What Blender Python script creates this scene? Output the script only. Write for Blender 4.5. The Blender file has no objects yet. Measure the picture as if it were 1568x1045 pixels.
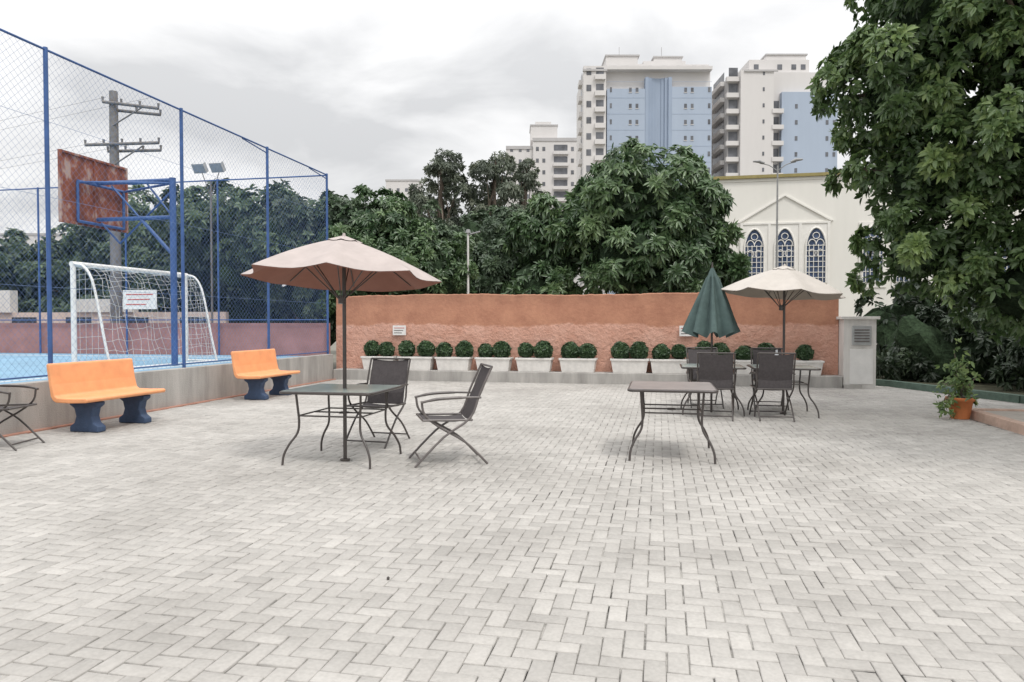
import bpy, math, random
import bmesh
import numpy as np
from mathutils import Vector, Matrix
random.seed(7)
scene=bpy.context.scene
scene.view_settings.view_transform='Standard'
scene.view_settings.look='None'
scene.view_settings.exposure=0
A=math.radians(11.7)

# ---------------------------------------------------------------- materials
def newmat(name):
    m=bpy.data.materials.new(name); m.use_nodes=True
    nt=m.node_tree; b=nt.nodes['Principled BSDF']
    return m,nt,b
def mat(name,col,rough=.7,metal=0,var=.15,scale=6,bump=0,bscale=40,spec=.4,streak=False):
    m,nt,b=newmat(name)
    b.inputs['Roughness'].default_value=rough; b.inputs['Metallic'].default_value=metal
    b.inputs['Specular IOR Level'].default_value=spec
    tc=nt.nodes.new('ShaderNodeTexCoord')
    mp=nt.nodes.new('ShaderNodeMapping'); nt.links.new(tc.outputs['Object'],mp.inputs[0])
    if streak: mp.inputs['Scale'].default_value=(1,1,.18)
    n=nt.nodes.new('ShaderNodeTexNoise'); n.inputs['Scale'].default_value=scale; n.inputs['Detail'].default_value=5
    n.inputs['Roughness'].default_value=.65
    nt.links.new(mp.outputs[0],n.inputs['Vector'])
    r=nt.nodes.new('ShaderNodeValToRGB')
    r.color_ramp.elements[0].position=.3; r.color_ramp.elements[1].position=.7
    r.color_ramp.elements[0].color=tuple(c*(1-var) for c in col)+(1,)
    r.color_ramp.elements[1].color=tuple(min(1,c*(1+var)) for c in col)+(1,)
    nt.links.new(n.outputs['Fac'],r.inputs[0]); nt.links.new(r.outputs[0],b.inputs['Base Color'])
    if bump:
        n2=nt.nodes.new('ShaderNodeTexNoise'); n2.inputs['Scale'].default_value=bscale; n2.inputs['Detail'].default_value=4
        nt.links.new(tc.outputs['Object'],n2.inputs['Vector'])
        bp=nt.nodes.new('ShaderNodeBump'); bp.inputs['Strength'].default_value=bump; bp.inputs['Distance'].default_value=.02
        nt.links.new(n2.outputs['Fac'],bp.inputs['Height']); nt.links.new(bp.outputs[0],b.inputs['Normal'])
    return m
def leafmat(name,c0,c1,c2,rough=.45,trans=.25):
    m,nt,b=newmat(name)
    at=nt.nodes.new('ShaderNodeAttribute'); at.attribute_name='tint'
    r=nt.nodes.new('ShaderNodeValToRGB')
    e=r.color_ramp.elements; e[0].color=c0+(1,); e[0].position=0; e[1].color=c2+(1,); e[1].position=1
    x=e.new(.55); x.color=c1+(1,)
    nt.links.new(at.outputs['Fac'],r.inputs[0]); nt.links.new(r.outputs[0],b.inputs['Base Color'])
    b.inputs['Roughness'].default_value=rough; b.inputs['Specular IOR Level'].default_value=.6
    t=nt.nodes.new('ShaderNodeBsdfTranslucent'); nt.links.new(r.outputs[0],t.inputs[0])
    mx=nt.nodes.new('ShaderNodeMixShader'); mx.inputs[0].default_value=trans
    out=nt.nodes['Material Output']
    nt.links.new(b.outputs[0],mx.inputs[1]); nt.links.new(t.outputs[0],mx.inputs[2]); nt.links.new(mx.outputs[0],out.inputs[0])
    return m

# ---------------------------------------------------------------- mesh builder
class MB:
    def __init__(s,name): s.name=name; s.v=[]; s.f=[]; s.mi=[]; s.mats=[]; s.sm=[]
    def m(s,mt):
        if mt not in s.mats: s.mats.append(mt)
        return s.mats.index(mt)
    def add(s,vs,fs,mt,smooth=False):
        o=len(s.v); s.v+= [tuple(v) for v in vs]; k=s.m(mt)
        for f in fs: s.f.append([i+o for i in f]); s.mi.append(k); s.sm.append(smooth)
    def box(s,x0,x1,y0,y1,z0,z1,mt,M=None):
        vs=[Vector((x,y,z)) for z in (z0,z1) for y in (y0,y1) for x in (x0,x1)]
        if M: vs=[M@v for v in vs]
        s.add(vs,[(0,2,3,1),(4,5,7,6),(0,1,5,4),(2,6,7,3),(0,4,6,2),(1,3,7,5)],mt)
    def tube(s,pts,r,mt,n=8,closed=False):
        pts=[Vector(p) for p in pts]; L=len(pts)
        rs=r if isinstance(r,(list,tuple)) else [r]*L
        vs=[];fs=[]; up=None
        for i,p in enumerate(pts):
            if closed: t=pts[(i+1)%L]-pts[i-1]
            else: t=pts[min(i+1,L-1)]-pts[max(i-1,0)]
            t.normalize()
            if up is None:
                up=Vector((0,0,1)) if abs(t.z)<.9 else Vector((1,0,0))
            a=t.cross(up); 
            if a.length<1e-4: a=t.cross(Vector((1,.3,0)))
            a.normalize(); b=a.cross(t).normalized(); up=b
            for k in range(n):
                an=2*math.pi*k/n; vs.append(p+(a*math.cos(an)+b*math.sin(an))*rs[i])
        for i in range(L if closed else L-1):
            j=(i+1)%L
            for k in range(n):
                fs.append((i*n+k,i*n+(k+1)%n,j*n+(k+1)%n,j*n+k))
        s.add(vs,fs,mt,True)
        if not closed:
            s.add(vs[:n],[tuple(range(n))[::-1]],mt); s.add(vs[-n:],[tuple(range(n))],mt)
    def bent(s,pts,r,mt,n=8,sub=4):
        P=[Vector(p) for p in pts]; Q=[]
        for i in range(len(P)-1):
            p0=P[max(i-1,0)];p1=P[i];p2=P[i+1];p3=P[min(i+2,len(P)-1)]
            for k in range(sub):
                t=k/sub
                Q.append(.5*((2*p1)+(p2-p0)*t+(2*p0-5*p1+4*p2-p3)*t*t+(3*p1-p0-3*p2+p3)*t**3))
        Q.append(P[-1]); s.tube(Q,r,mt,n)
    def prism(s,poly,fn,t0,t1,mt):
        n=len(poly)
        vs=[fn(u,v,t0) for u,v in poly]+[fn(u,v,t1) for u,v in poly]
        s.add(vs,[tuple(range(n))[::-1],tuple(range(n,2*n))]+[(i,(i+1)%n,n+(i+1)%n,n+i) for i in range(n)],mt)
    def done(s,loc=(0,0,0),rz=0,bevel=0,recalc=True):
        me=bpy.data.meshes.new(s.name); me.from_pydata(s.v,[],s.f)
        for m_ in s.mats: me.materials.append(m_)
        me.polygons.foreach_set('material_index',s.mi); me.polygons.foreach_set('use_smooth',s.sm)
        me.update()
        if recalc:
            bm=bmesh.new(); bm.from_mesh(me); bmesh.ops.recalc_face_normals(bm,faces=bm.faces); bm.to_mesh(me); bm.free()
        ob=bpy.data.objects.new(s.name,me); scene.collection.objects.link(ob)
        ob.location=loc; ob.rotation_euler=(0,0,rz)
        if bevel:
            b=ob.modifiers.new('bevel','BEVEL'); b.width=bevel; b.segments=2; b.limit_method='ANGLE'; b.angle_limit=math.radians(40)
        return ob

def np_mesh(name,V,F,mats,attr=None,k=4,smooth=False):
    me=bpy.data.meshes.new(name)
    me.vertices.add(len(V)); me.vertices.foreach_set('co',V.astype(np.float32).ravel())
    me.loops.add(F.size); me.polygons.add(len(F))
    me.loops.foreach_set('vertex_index',F.astype(np.int32).ravel())
    me.polygons.foreach_set('loop_start',np.arange(0,F.size,k,dtype=np.int32))
    try: me.polygons.foreach_set('loop_total',np.full(len(F),k,dtype=np.int32))
    except Exception: pass
    if attr is not None:
        a=me.attributes.new('tint','FLOAT','POINT'); a.data.foreach_set('value',attr.astype(np.float32))
    for m_ in mats: me.materials.append(m_)
    me.update(calc_edges=True)
    ob=bpy.data.objects.new(name,me); scene.collection.objects.link(ob)
    return ob

# ---------------------------------------------------------------- foliage
bark=mat('bark',(.15,.12,.095),.9,bump=.8,bscale=15,var=.4)
def norm(a): return a/np.maximum(np.linalg.norm(a,axis=-1,keepdims=True),1e-6)
def leaves(rng,C,D,per,L,W,droop,tintc,spread=1.0):
    n=len(C)
    C=np.repeat(C,per,0); D=np.repeat(D,per,0); T=np.repeat(tintc,per)
    P=norm(np.cross(D,rng.normal(size=D.shape)))
    a=rng.uniform(.15,.9,(len(C),1)); 
    d=norm(D*a+P*spread); d[:,2]-=droop*rng.uniform(.4,1.2,len(C)); d=norm(d)
    ln=L*rng.uniform(.65,1.25,(len(C),1)); w=W*rng.uniform(.75,1.2,(len(C),1))
    s=norm(np.cross(d,D+rng.normal(size=D.shape)*.25)); nn=np.cross(s,d)
    base=C+P*.02
    bend=np.zeros_like(d); bend[:,2]=-.12*ln[:,0]
    v0=base; v3=base+d*ln+bend
    f=nn*w*.25
    v1=base+d*ln*.3+s*w*.5+f; v5=base+d*ln*.3-s*w*.5+f
    v2=base+d*ln*.68+s*w*.42+f+bend*.35; v4=base+d*ln*.68-s*w*.42+f+bend*.35
    V=np.stack([v0,v1,v2,v3,v4,v5],1).reshape(-1,3)
    m=len(C); o=(np.arange(m)*6)[:,None]
    F=np.concatenate([o+np.array([[0,1,2,3]]),o+np.array([[0,3,4,5]])],0)
    T=np.clip(T+rng.normal(0,.16,m),0,1)
    return V,F,np.repeat(T,6)
def crown(name,blobs,nros,mt,L=.2,W=.06,per=7,droop=.5,seed=1,clump=.32,trunk=None,inner=.25,core=.62,tr=.2,spread=1.0,limbs=9):
    rng=np.random.default_rng(seed)
    B=np.array(blobs,float); vol=(B[:,3]*B[:,4]*B[:,5])**(2/3); vol/=vol.sum()
    Cs=[];Ds=[];Ts=[]
    for b,w in zip(B,vol):
        c=b[:3]; r=b[3:6]; n=int(nros*w)
        ncl=max(10,int(n/26))
        u=norm(rng.normal(size=(ncl,3))); u[:,2]=np.where(u[:,2]<-.55,-u[:,2]*.3,u[:,2]); u=norm(u)
        rad=rng.uniform(.70,1.05,(ncl,1))
        cc=c+u*r*rad
        cr=clump*r.mean()*rng.uniform(.5,1.15,ncl)
        ct=np.clip(rng.normal(.47,.22,ncl),0,1)
        idx=rng.integers(0,ncl,n)
        q=norm(rng.normal(size=(n,3))+u[idx]*1.0+np.array([0,0,.35]))
        p=cc[idx]+q*cr[idx][:,None]*rng.uniform(.55,1.05,(n,1))
        Cs.append(p);Ds.append(norm(q+u[idx]*.4));Ts.append(ct[idx])
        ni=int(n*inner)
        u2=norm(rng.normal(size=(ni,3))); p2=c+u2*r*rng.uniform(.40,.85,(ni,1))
        Cs.append(p2);Ds.append(u2);Ts.append(np.full(ni,.2))  # inner leaves get a fixed low tint, crown shade put into their colour
    C=np.concatenate(Cs);D=np.concatenate(Ds);T=np.concatenate(Ts)
    V,F,TT=leaves(rng,C,D,per,L,W,droop,T,spread)
    ob=np_mesh('foliage',V,F,[mt],TT)
    root=bpy.data.objects.new(name,None); scene.collection.objects.link(root); ob.parent=root
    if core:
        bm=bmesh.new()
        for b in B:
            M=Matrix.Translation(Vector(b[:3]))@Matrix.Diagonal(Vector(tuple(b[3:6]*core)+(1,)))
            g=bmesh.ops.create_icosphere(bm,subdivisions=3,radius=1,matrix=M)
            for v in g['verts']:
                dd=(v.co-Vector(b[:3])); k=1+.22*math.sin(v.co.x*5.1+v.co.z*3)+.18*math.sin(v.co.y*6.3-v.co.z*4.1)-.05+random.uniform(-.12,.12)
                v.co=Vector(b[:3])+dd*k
        me=bpy.data.meshes.new('shade_core'); bm.to_mesh(me); bm.free()  # solid dark core, stands in for the shade between the leaves
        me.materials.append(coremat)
        oc=bpy.data.objects.new('shade_core',me); scene.collection.objects.link(oc); oc.parent=root
    if trunk:
        tb=MB('trunk'); tx,ty=trunk; zc=float(B[:,2].mean()); ztop=float((B[:,2]+B[:,5]*.5).max())
        tb.bent([(tx,ty,-.1),(tx+.08,ty,zc*.3),(tx-.1,ty+.1,zc*.65),(tx,ty,zc),(tx+.1,ty,ztop)],[tr*1.25]+[tr*(1-.8*i/17) for i in range(16)],bark,8)
        for i in range(limbs):
            b=B[i%len(B)]; u=norm(rng.normal(size=3)); e=b[:3]+u*b[3:6]*.75
            s0=Vector((tx,ty,zc*(.45+.06*i))) ; e=Vector(e); mid=(s0+e)/2+Vector((0,0,.2))
            tb.bent([s0,mid,e],[tr*.40]*3+[tr*.24]*3+[tr*.10]*3,bark,6)
        o=tb.done(); o.parent=root
    return root
coremat=mat('shaded_leaves',(.030,.048,.026),.95,var=.6,scale=14,bump=1,bscale=22,spec=.1)  # dark leaf colour that paints the shade inside crowns and topiary
lf_mango=leafmat('mango_leaf',(.05,.095,.042),(.105,.175,.075),(.20,.29,.13),.36,.22)
lf_near=leafmat('ficus_leaf',(.055,.10,.035),(.125,.20,.075),(.27,.37,.13),.38,.3)
lf_dark=leafmat('dark_leaf',(.05,.078,.048),(.09,.14,.078),(.16,.225,.12),.5,.2)
lf_shade=leafmat('shade_darkened_leaf',(.02,.034,.018),(.035,.06,.03),(.065,.10,.045),.5,.15)  # leaf colours darkened to paint the deep shade under the ficus
lf_euc=leafmat('eucalyptus_leaf',(.085,.105,.08),(.14,.17,.12),(.23,.25,.18),.5,.25)
lf_box=leafmat('topiary_leaf',(.03,.06,.028),(.062,.12,.05),(.13,.22,.09),.45,.15)

# ---------------------------------------------------------------- world
w=bpy.data.worlds.new('World'); scene.world=w; w.use_nodes=True
nt=w.node_tree; N=nt.nodes; Lk=nt.links
for n in list(N): N.remove(n)
out=N.new('ShaderNodeOutputWorld')
SUN_EL=math.radians(58); SUN_AZ=math.radians(138)
sky=N.new('ShaderNodeTexSky'); sky.sky_type='NISHITA'; sky.sun_disc=False
sky.sun_elevation=SUN_EL; sky.sun_rotation=SUN_AZ; sky.dust_density=3; sky.air_density=1
bg=N.new('ShaderNodeBackground'); bg.inputs[1].default_value=.10; Lk.new(sky.outputs[0],bg.inputs[0])
tc=N.new('ShaderNodeTexCoord'); sep=N.new('ShaderNodeSeparateXYZ'); Lk.new(tc.outputs['Generated'],sep.inputs[0])
mx=N.new('ShaderNodeMath'); mx.operation='MAXIMUM'; mx.inputs[1].default_value=0; Lk.new(sep.outputs[2],mx.inputs[0])
ad=N.new('ShaderNodeMath'); ad.operation='ADD'; ad.inputs[1].default_value=.16; Lk.new(mx.outputs[0],ad.inputs[0])
dx=N.new('ShaderNodeMath'); dx.operation='DIVIDE'; Lk.new(sep.outputs[0],dx.inputs[0]); Lk.new(ad.outputs[0],dx.inputs[1])
dy=N.new('ShaderNodeMath'); dy.operation='DIVIDE'; Lk.new(sep.outputs[1],dy.inputs[0]); Lk.new(ad.outputs[0],dy.inputs[1])
cb=N.new('ShaderNodeCombineXYZ'); Lk.new(dx.outputs[0],cb.inputs[0]); Lk.new(dy.outputs[0],cb.inputs[1]); cb.inputs[2].default_value=2.9
nz=N.new('ShaderNodeTexNoise'); nz.inputs['Scale'].default_value=1.15; nz.inputs['Detail'].default_value=7; nz.inputs['Roughness'].default_value=.5; nz.inputs['Distortion'].default_value=.4
Lk.new(cb.outputs[0],nz.inputs['Vector'])
rp=N.new('ShaderNodeValToRGB'); e=rp.color_ramp.elements
e[0].position=.36; e[0].color=(.67,.675,.685,1); e[1].position=.58; e[1].color=(1.0,1.0,1.0,1)
x=e.new(.48); x.color=(.89,.89,.893,1)
Lk.new(nz.outputs['Fac'],rp.inputs[0])
pw=N.new('ShaderNodeMath'); pw.operation='POWER'; pw.inputs[1].default_value=1.8; Lk.new(mx.outputs[0],pw.inputs[0])
g=N.new('ShaderNodeMath'); g.operation='MULTIPLY_ADD'; g.inputs[1].default_value=1.5; g.inputs[2].default_value=.97; Lk.new(pw.outputs[0],g.inputs[0])
bg2=N.new('ShaderNodeBackground'); Lk.new(rp.outputs[0],bg2.inputs[0]); Lk.new(g.outputs[0],bg2.inputs[1])
ms=N.new('ShaderNodeMixShader'); ms.inputs[0].default_value=.95; Lk.new(bg.outputs[0],ms.inputs[1]); Lk.new(bg2.outputs[0],ms.inputs[2])
Lk.new(ms.outputs[0],out.inputs[0])
sl=bpy.data.lights.new('sun','SUN'); sl.energy=1.5; sl.angle=math.radians(10); sl.color=(1,.965,.91)
so=bpy.data.objects.new('sun',sl); scene.collection.objects.link(so)
sd=Vector((math.sin(SUN_AZ)*math.cos(SUN_EL),math.cos(SUN_AZ)*math.cos(SUN_EL),math.sin(SUN_EL)))
so.rotation_euler=(-sd).to_track_quat('-Z','Y').to_euler()

# ---------------------------------------------------------------- camera
cd=bpy.data.cameras.new('camera'); cam=bpy.data.objects.new('camera',cd); scene.collection.objects.link(cam)
cam.location=(0,0,1.42); cam.rotation_euler=(math.radians(90-1.45),0,A); cd.lens=25; cd.sensor_width=36; cd.clip_end=4000
scene.camera=cam

# ---------------------------------------------------------------- common materials
concrete=mat('stained_concrete',(.38,.365,.345),.9,var=.3,scale=3,bump=.4,bscale=60,streak=True)
white=mat('white_paint',(.76,.75,.73),.6,var=.08,scale=4)
whitedirty=mat('weathered_white_paint',(.68,.66,.63),.7,var=.14,scale=5,streak=True)
blue=mat('blue_paint',(.05,.11,.28),.45,var=.2)
bluew=mat('blue_wire',(.14,.22,.40),.5,var=.1)
dmetal=mat('dark_brown_metal',(.062,.052,.048),.35,var=.2,spec=.6)
gmetal=mat('worn_grey_brown_metal',(.13,.115,.11),.35,var=.25,spec=.6)
sling=mat('charcoal_sling_fabric',(.07,.062,.064),.75,var=.2,scale=30)
orange=mat('orange_paint',(.84,.37,.17),.5,var=.10,scale=5,bump=.1,bscale=80)
navy=mat('navy_painted_concrete',(.045,.075,.14),.6,var=.25,bump=.3)
greyglass=mat('window_glass',(.05,.06,.08),.15,var=.2,scale=.5)

# ---------------------------------------------------------------- ground
gm=mat('earth',(.20,.19,.16),.95,var=.2,scale=.3)
b=MB('ground'); b.add([(-1500,-500,0),(1500,-500,0),(1500,2500,0),(-1500,2500,0)],[(0,1,2,3)],gm); b.done()

m_,nt_,bs=newmat('paver_joint_sand'); bs.inputs['Roughness'].default_value=.95
t_=nt_.nodes.new('ShaderNodeTexCoord'); n_=nt_.nodes.new('ShaderNodeTexNoise'); n_.inputs['Scale'].default_value=.8; n_.inputs['Detail'].default_value=8; n_.inputs['Roughness'].default_value=.8
r_=nt_.nodes.new('ShaderNodeValToRGB'); r_.color_ramp.elements[0].position=.41; r_.color_ramp.elements[0].color=(.025,.023,.021,1); r_.color_ramp.elements[1].position=.56; r_.color_ramp.elements[1].color=(.38,.365,.34,1)
nt_.links.new(t_.outputs['Object'],n_.inputs['Vector']); nt_.links.new(n_.outputs['Fac'],r_.inputs[0]); nt_.links.new(r_.outputs[0],bs.inputs['Base Color'])
m2,nt2,b2=newmat('concrete_paver'); b2.inputs['Roughness'].default_value=.85; b2.inputs['Specular IOR Level'].default_value=.3
at=nt2.nodes.new('ShaderNodeAttribute'); at.attribute_name='tint'
r1=nt2.nodes.new('ShaderNodeValToRGB'); r1.color_ramp.elements[0].color=(.395,.378,.355,1); r1.color_ramp.elements[1].color=(.495,.474,.445,1)
tcc=nt2.nodes.new('ShaderNodeTexCoord'); nA=nt2.nodes.new('ShaderNodeTexNoise'); nA.inputs['Scale'].default_value=.5; nA.inputs['Detail'].default_value=8; nA.inputs['Roughness'].default_value=.68
rA=nt2.nodes.new('ShaderNodeValToRGB'); rA.color_ramp.elements[0].position=.34; rA.color_ramp.elements[0].color=(.76,.755,.75,1); rA.color_ramp.elements[1].position=.56; rA.color_ramp.elements[1].color=(1,1,1,1)
mm=nt2.nodes.new('ShaderNodeMix'); mm.data_type='RGBA'; mm.blend_type='MULTIPLY'; mm.inputs[0].default_value=1
nB=nt2.nodes.new('ShaderNodeTexNoise'); nB.inputs['Scale'].default_value=55; nB.inputs['Detail'].default_value=5
rB=nt2.nodes.new('ShaderNodeValToRGB'); rB.color_ramp.elements[0].position=.3; rB.color_ramp.elements[0].color=(.87,.87,.87,1); rB.color_ramp.elements[1].position=.65; rB.color_ramp.elements[1].color=(1,1,1,1)
mm2=nt2.nodes.new('ShaderNodeMix'); mm2.data_type='RGBA'; mm2.blend_type='MULTIPLY'; mm2.inputs[0].default_value=1
l=nt2.links.new
l(tcc.outputs['Object'],nA.inputs['Vector']); l(tcc.outputs['Object'],nB.inputs['Vector']); l(nA.outputs['Fac'],rA.inputs[0]); l(nB.outputs['Fac'],rB.inputs[0])
l(at.outputs['Fac'],r1.inputs[0]); l(r1.outputs[0],mm.inputs[6]); l(rA.outputs[0],mm.inputs[7]); l(mm.outputs[2],mm2.inputs[6]); l(rB.outputs[0],mm2.inputs[7]); l(mm2.outputs[2],b2.inputs['Base Color'])
bp=nt2.nodes.new('ShaderNodeBump'); bp.inputs['Strength'].default_value=.25; bp.inputs['Distance'].default_value=.004; l(nB.outputs['Fac'],bp.inputs['Height']); l(bp.outputs[0],b2.inputs['Normal'])
U=.091; rng=np.random.default_rng(3)
x0,x1,y0,y1=-7.88,9.0,-1.5,19.0
ni=int((x1-x0)/U); nj=int((y1-y0)/U)
I,J=np.meshgrid(np.arange(ni),np.arange(nj),indexing='ij'); S=(I-J)%4
hz=np.argwhere(S==0); vt=np.argwhere(S==3)
lo=np.concatenate([hz,vt]).astype(float); sz=np.concatenate([np.tile([2,1],(len(hz),1)),np.tile([1,2],(len(vt),1))]).astype(float)
P0=lo*U+np.array([x0,y0]); P1=P0+sz*U
n=len(P0)
keep=(P1[:,0]<4.45)|(P0[:,1]>11.8)
keep&=~((P0[:,1]>16.25)&(P0[:,0]<3.8))
P0=P0[keep];P1=P1[keep];n=len(P0)
gap=rng.uniform(.0014,.0042,(n,1)); jit=rng.normal(0,.0011,(n,2))
a0=P0+gap+jit; a1=P1-gap+jit
zt=.028+rng.normal(0,.0013,n)+.003*np.sin(P0[:,0]*1.3)*np.sin(P0[:,1]*1.1+1); bv=.0045
def cor(p0,p1,z): 
    return np.stack([np.c_[p0[:,0],p0[:,1],z],np.c_[p1[:,0],p0[:,1],z],np.c_[p1[:,0],p1[:,1],z],np.c_[p0[:,0],p1[:,1],z]],1)
top=cor(a0+bv,a1-bv,zt); top[:,:,2]+=rng.normal(0,.0007,(n,4))
midl=cor(a0,a1,zt-.003); bot=cor(a0,a1,np.full(n,.006))
V=np.concatenate([top,midl,bot],1).reshape(-1,3)
o=(np.arange(n)*12)[:,None]
fl=[[0,1,2,3]]
for k in range(4):
    fl.append([4+k,4+(k+1)%4,(k+1)%4,k]); fl.append([8+k,8+(k+1)%4,4+(k+1)%4,4+k])
F=np.concatenate([o+np.array([q]) for q in fl],0)
tint=np.clip(rng.normal(.55,.24,n),0,1); dk=rng.random(n)<.02; tint[dk]*=.2
np_mesh('paver_patio',V,F,[m2],np.repeat(tint,12))
b=MB('paver_bedding'); b.box(-7.9,9.0,-1.6,19,-.05,.0195,m_); b.done()

# ---------------------------------------------------------------- sports court (raised)
courtm=mat('blue_court_paint',(.20,.36,.50),.6,var=.15,scale=1.2)
pinkw=mat('faded_red_painted_wall',(.36,.19,.18),.85,var=.2,scale=2,bump=.3)
b=MB('sports_court'); b.box(-26,-8.06,-6,16.3,-.1,.60,courtm); 
for q in ((-22,-8.9,15.2,15.28),(-8.98,-8.9,-6,15.2)): b.box(q[0],q[1],q[2],q[3],.60,.604,whitedirty)
b.done()
b=MB('retaining_wall'); b.box(-8.06,-7.90,-3,16.32,-.05,.655,concrete); b.done(bevel=.012)
terr=mat('terracotta_edging',(.38,.20,.15),.85,var=.25,bump=.3)
b=MB('terracotta_edging'); b.box(-7.90,-7.80,-3,16.28,.0,.045,terr); b.done(bevel=.006)
b=MB('court_end_wall'); b.box(-26,-8.05,16.33,16.48,.0,1.42,pinkw); b.done()

def chainlink(name,p,q,z0,z1,thk=.0015,sp=.075):
    p=Vector((p[0],p[1],0)); q=Vector((q[0],q[1],0)); Lg=(q-p).length; u=(q-p)/Lg; nrm=Vector((-u.y,u.x,0)); H=z1-z0
    V=[];F=[]
    def wire(s0,h0,s1,h1,off):
        a=p+u*s0+nrm*off; a.z=z0+h0; c=p+u*s1+nrm*off; c.z=z0+h1
        D=c-a; d=D.normalized(); e1=nrm*thk; e2=d.cross(nrm)*thk
        m=max(1,int(D.length/.35)); k=len(V)
        for i in range(m+1):
            base=a+D*(i/m)
            for t in range(3):
                an=2*math.pi*t/3; V.append(tuple(base+e1*math.cos(an)+e2*math.sin(an)))
        for i in range(m):
            for t in range(3): F.append((k+3*i+t,k+3*i+(t+1)%3,k+3*i+3+(t+1)%3,k+3*i+3+t))
    s=-H
    while s<Lg:
        a=max(s,0);c=min(s+H,Lg)
        if c>a: 
            wire(a,a-s,c,c-s,.0025); wire(a,H-(a-s),c,H-(c-s),-.0025)
        s+=sp*1.414
    return np_mesh(name,np.array(V),np.array(F),[bluew])
FT=5.04
root=bpy.data.objects.new('chain_link_fence',None); scene.collection.objects.link(root)
o1=chainlink('wire_mesh',(-7.98,-1.0),(-7.98,16.2),.68,FT); o1.parent=root
b=MB('posts_and_rails')
for y in (-2.7,0,2.65,5.35,8.06,10.79,13.5,16.2):
    b.tube([(-7.98,y,.6),(-7.98,y,FT+.03)],.029,blue,8)
b.tube([(-7.98,-3,FT),(-7.98,16.2,FT)],.017,blue,8)
b.tube([(-7.98,-3,.72),(-7.98,16.2,.72)],.012,blue,6)
for y in (13.5,16.2): b.tube([(-7.98,y,FT-.1),(-7.98,y-.9,FT-.02)],.012,blue,6)
for z in (1.9,3.1,4.1): b.tube([(-7.98,-3,z),(-7.98,16.2,z)],.0025,bluew,4)
o=b.done(); o.parent=root
root=bpy.data.objects.new('chain_link_fence',None); scene.collection.objects.link(root)
o1=chainlink('wire_mesh',(-26,16.25),(-8.0,16.25),1.42,FT,.0013,.085); o1.parent=root
b=MB('posts_and_rails')
for x in (-11,-13.7,-16.4,-19.1,-21.8,-24.5): b.tube([(x,16.25,.6),(x,16.25,FT+.03)],.025,blue,8)
b.tube([(-26,16.25,FT),(-8,16.25,FT)],.018,blue,8); b.tube([(-26,16.25,1.5),(-8,16.25,1.5)],.015,blue,6)
o=b.done(); o.parent=root

gw=mat('white_goal_paint',(.75,.75,.73),.5,var=.1); netm=mat('white_net_cord',(.66,.66,.64),.8)
b=MB('soccer_goal'); gz0=.60; gz1=2.45; gx=-10.0; ya,yb=10.6,13.6
for y in (ya,yb): b.tube([(gx,y,gz0),(gx,y,gz1)],.045,gw,10)
b.tube([(gx,ya-.04,gz1),(gx,yb+.04,gz1)],.045,gw,10)
side=[(gx,gz1),(gx+.22,gz1-.05),(gx+.38,gz1-.28),(gx+.50,gz1-.75),(gx+.62,gz0+.5),(gx+.74,gz0)]
for y in (ya,yb): b.bent([(x,y,z) for x,z in side],.022,gw,8)
b.tube([(side[-1][0],ya,gz0+.02),(side[-1][0],yb,gz0+.02)],.02,gw)
for y in (ya,yb): b.tube([(gx,y,gz0+.02),(side[-1][0],y,gz0+.02)],.02,gw)
def along(t):
    s=t*(len(side)-1); i=min(int(s),len(side)-2); f=s-i
    return side[i][0]*(1-f)+side[i+1][0]*f, side[i][1]*(1-f)+side[i+1][1]*f
for k in range(19):
    y=ya+(yb-ya)*k/18
    pts=[(lambda c:(c[0]+.05*math.sin(k*1.3),y+.04*math.sin(j*2+k),c[1]))(along(j/10)) for j in range(11)]
    b.tube(pts,.0038,netm,3)
for k in range(15):
    x,z=along(k/14); b.tube([(x+.05*math.sin(j),ya+(yb-ya)*j/22,z-.05*abs(math.sin(j*.7+k))) for j in range(23)],.0038,netm,3)
for y in (ya,yb):
    for k in range(1,13):
        x,z=along(k/13); b.tube([(gx,y,z-.03),(x,y,z)],.0035,netm,3)
    for k in range(1,6):
        xx=gx+.74*k/6
        zz=[z for x,z in [along(j/60) for j in range(61)] if x>=xx][0]; b.tube([(xx,y,gz0),(xx,y,zz)],.0035,netm,3)
b.done()

rust,ntr,br=newmat('rusted_backboard')
tR=ntr.nodes.new('ShaderNodeTexCoord'); nR=ntr.nodes.new('ShaderNodeTexNoise'); nR.inputs['Scale'].default_value=3.5; nR.inputs['Detail'].default_value=10; nR.inputs['Roughness'].default_value=.7
rR=ntr.nodes.new('ShaderNodeValToRGB'); rR.color_ramp.elements[0].position=.36; rR.color_ramp.elements[0].color=(.13,.045,.035,1); rR.color_ramp.elements[1].position=.60; rR.color_ramp.elements[1].color=(.40,.29,.25,1)
q=rR.color_ramp.elements.new(.52); q.color=(.27,.085,.05,1)
mR=ntr.nodes.new('ShaderNodeMapping'); mR.inputs['Scale'].default_value=(1,1,.5)
ntr.links.new(tR.outputs['Object'],mR.inputs[0]); ntr.links.new(mR.outputs[0],nR.inputs['Vector']); ntr.links.new(nR.outputs['Fac'],rR.inputs[0]); ntr.links.new(rR.outputs[0],br.inputs['Base Color']); br.inputs['Roughness'].default_value=.8
b=MB('basketball_hoop')
bx=-10.9; y0b,y1b=11.27,12.97; zb0,zb1=3.3,4.64; yc=12.1
b.box(bx-.03,bx,y0b,y1b,zb0,zb1,rust)
for y in (y0b+.02,y1b-.02,yc): b.box(bx,bx+.035,y-.02,y+.02,zb0,zb1,rust)
for z in (zb0+.02,zb1-.02): b.box(bx,bx+.033,y0b+.04,y1b-.04,z-.02,z+.02,rust)
for z in (3.36,4.12): b.tube([(bx+.07,yc-.48,z),(bx+.07,yc+.7,z)],.028,blue)
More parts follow.
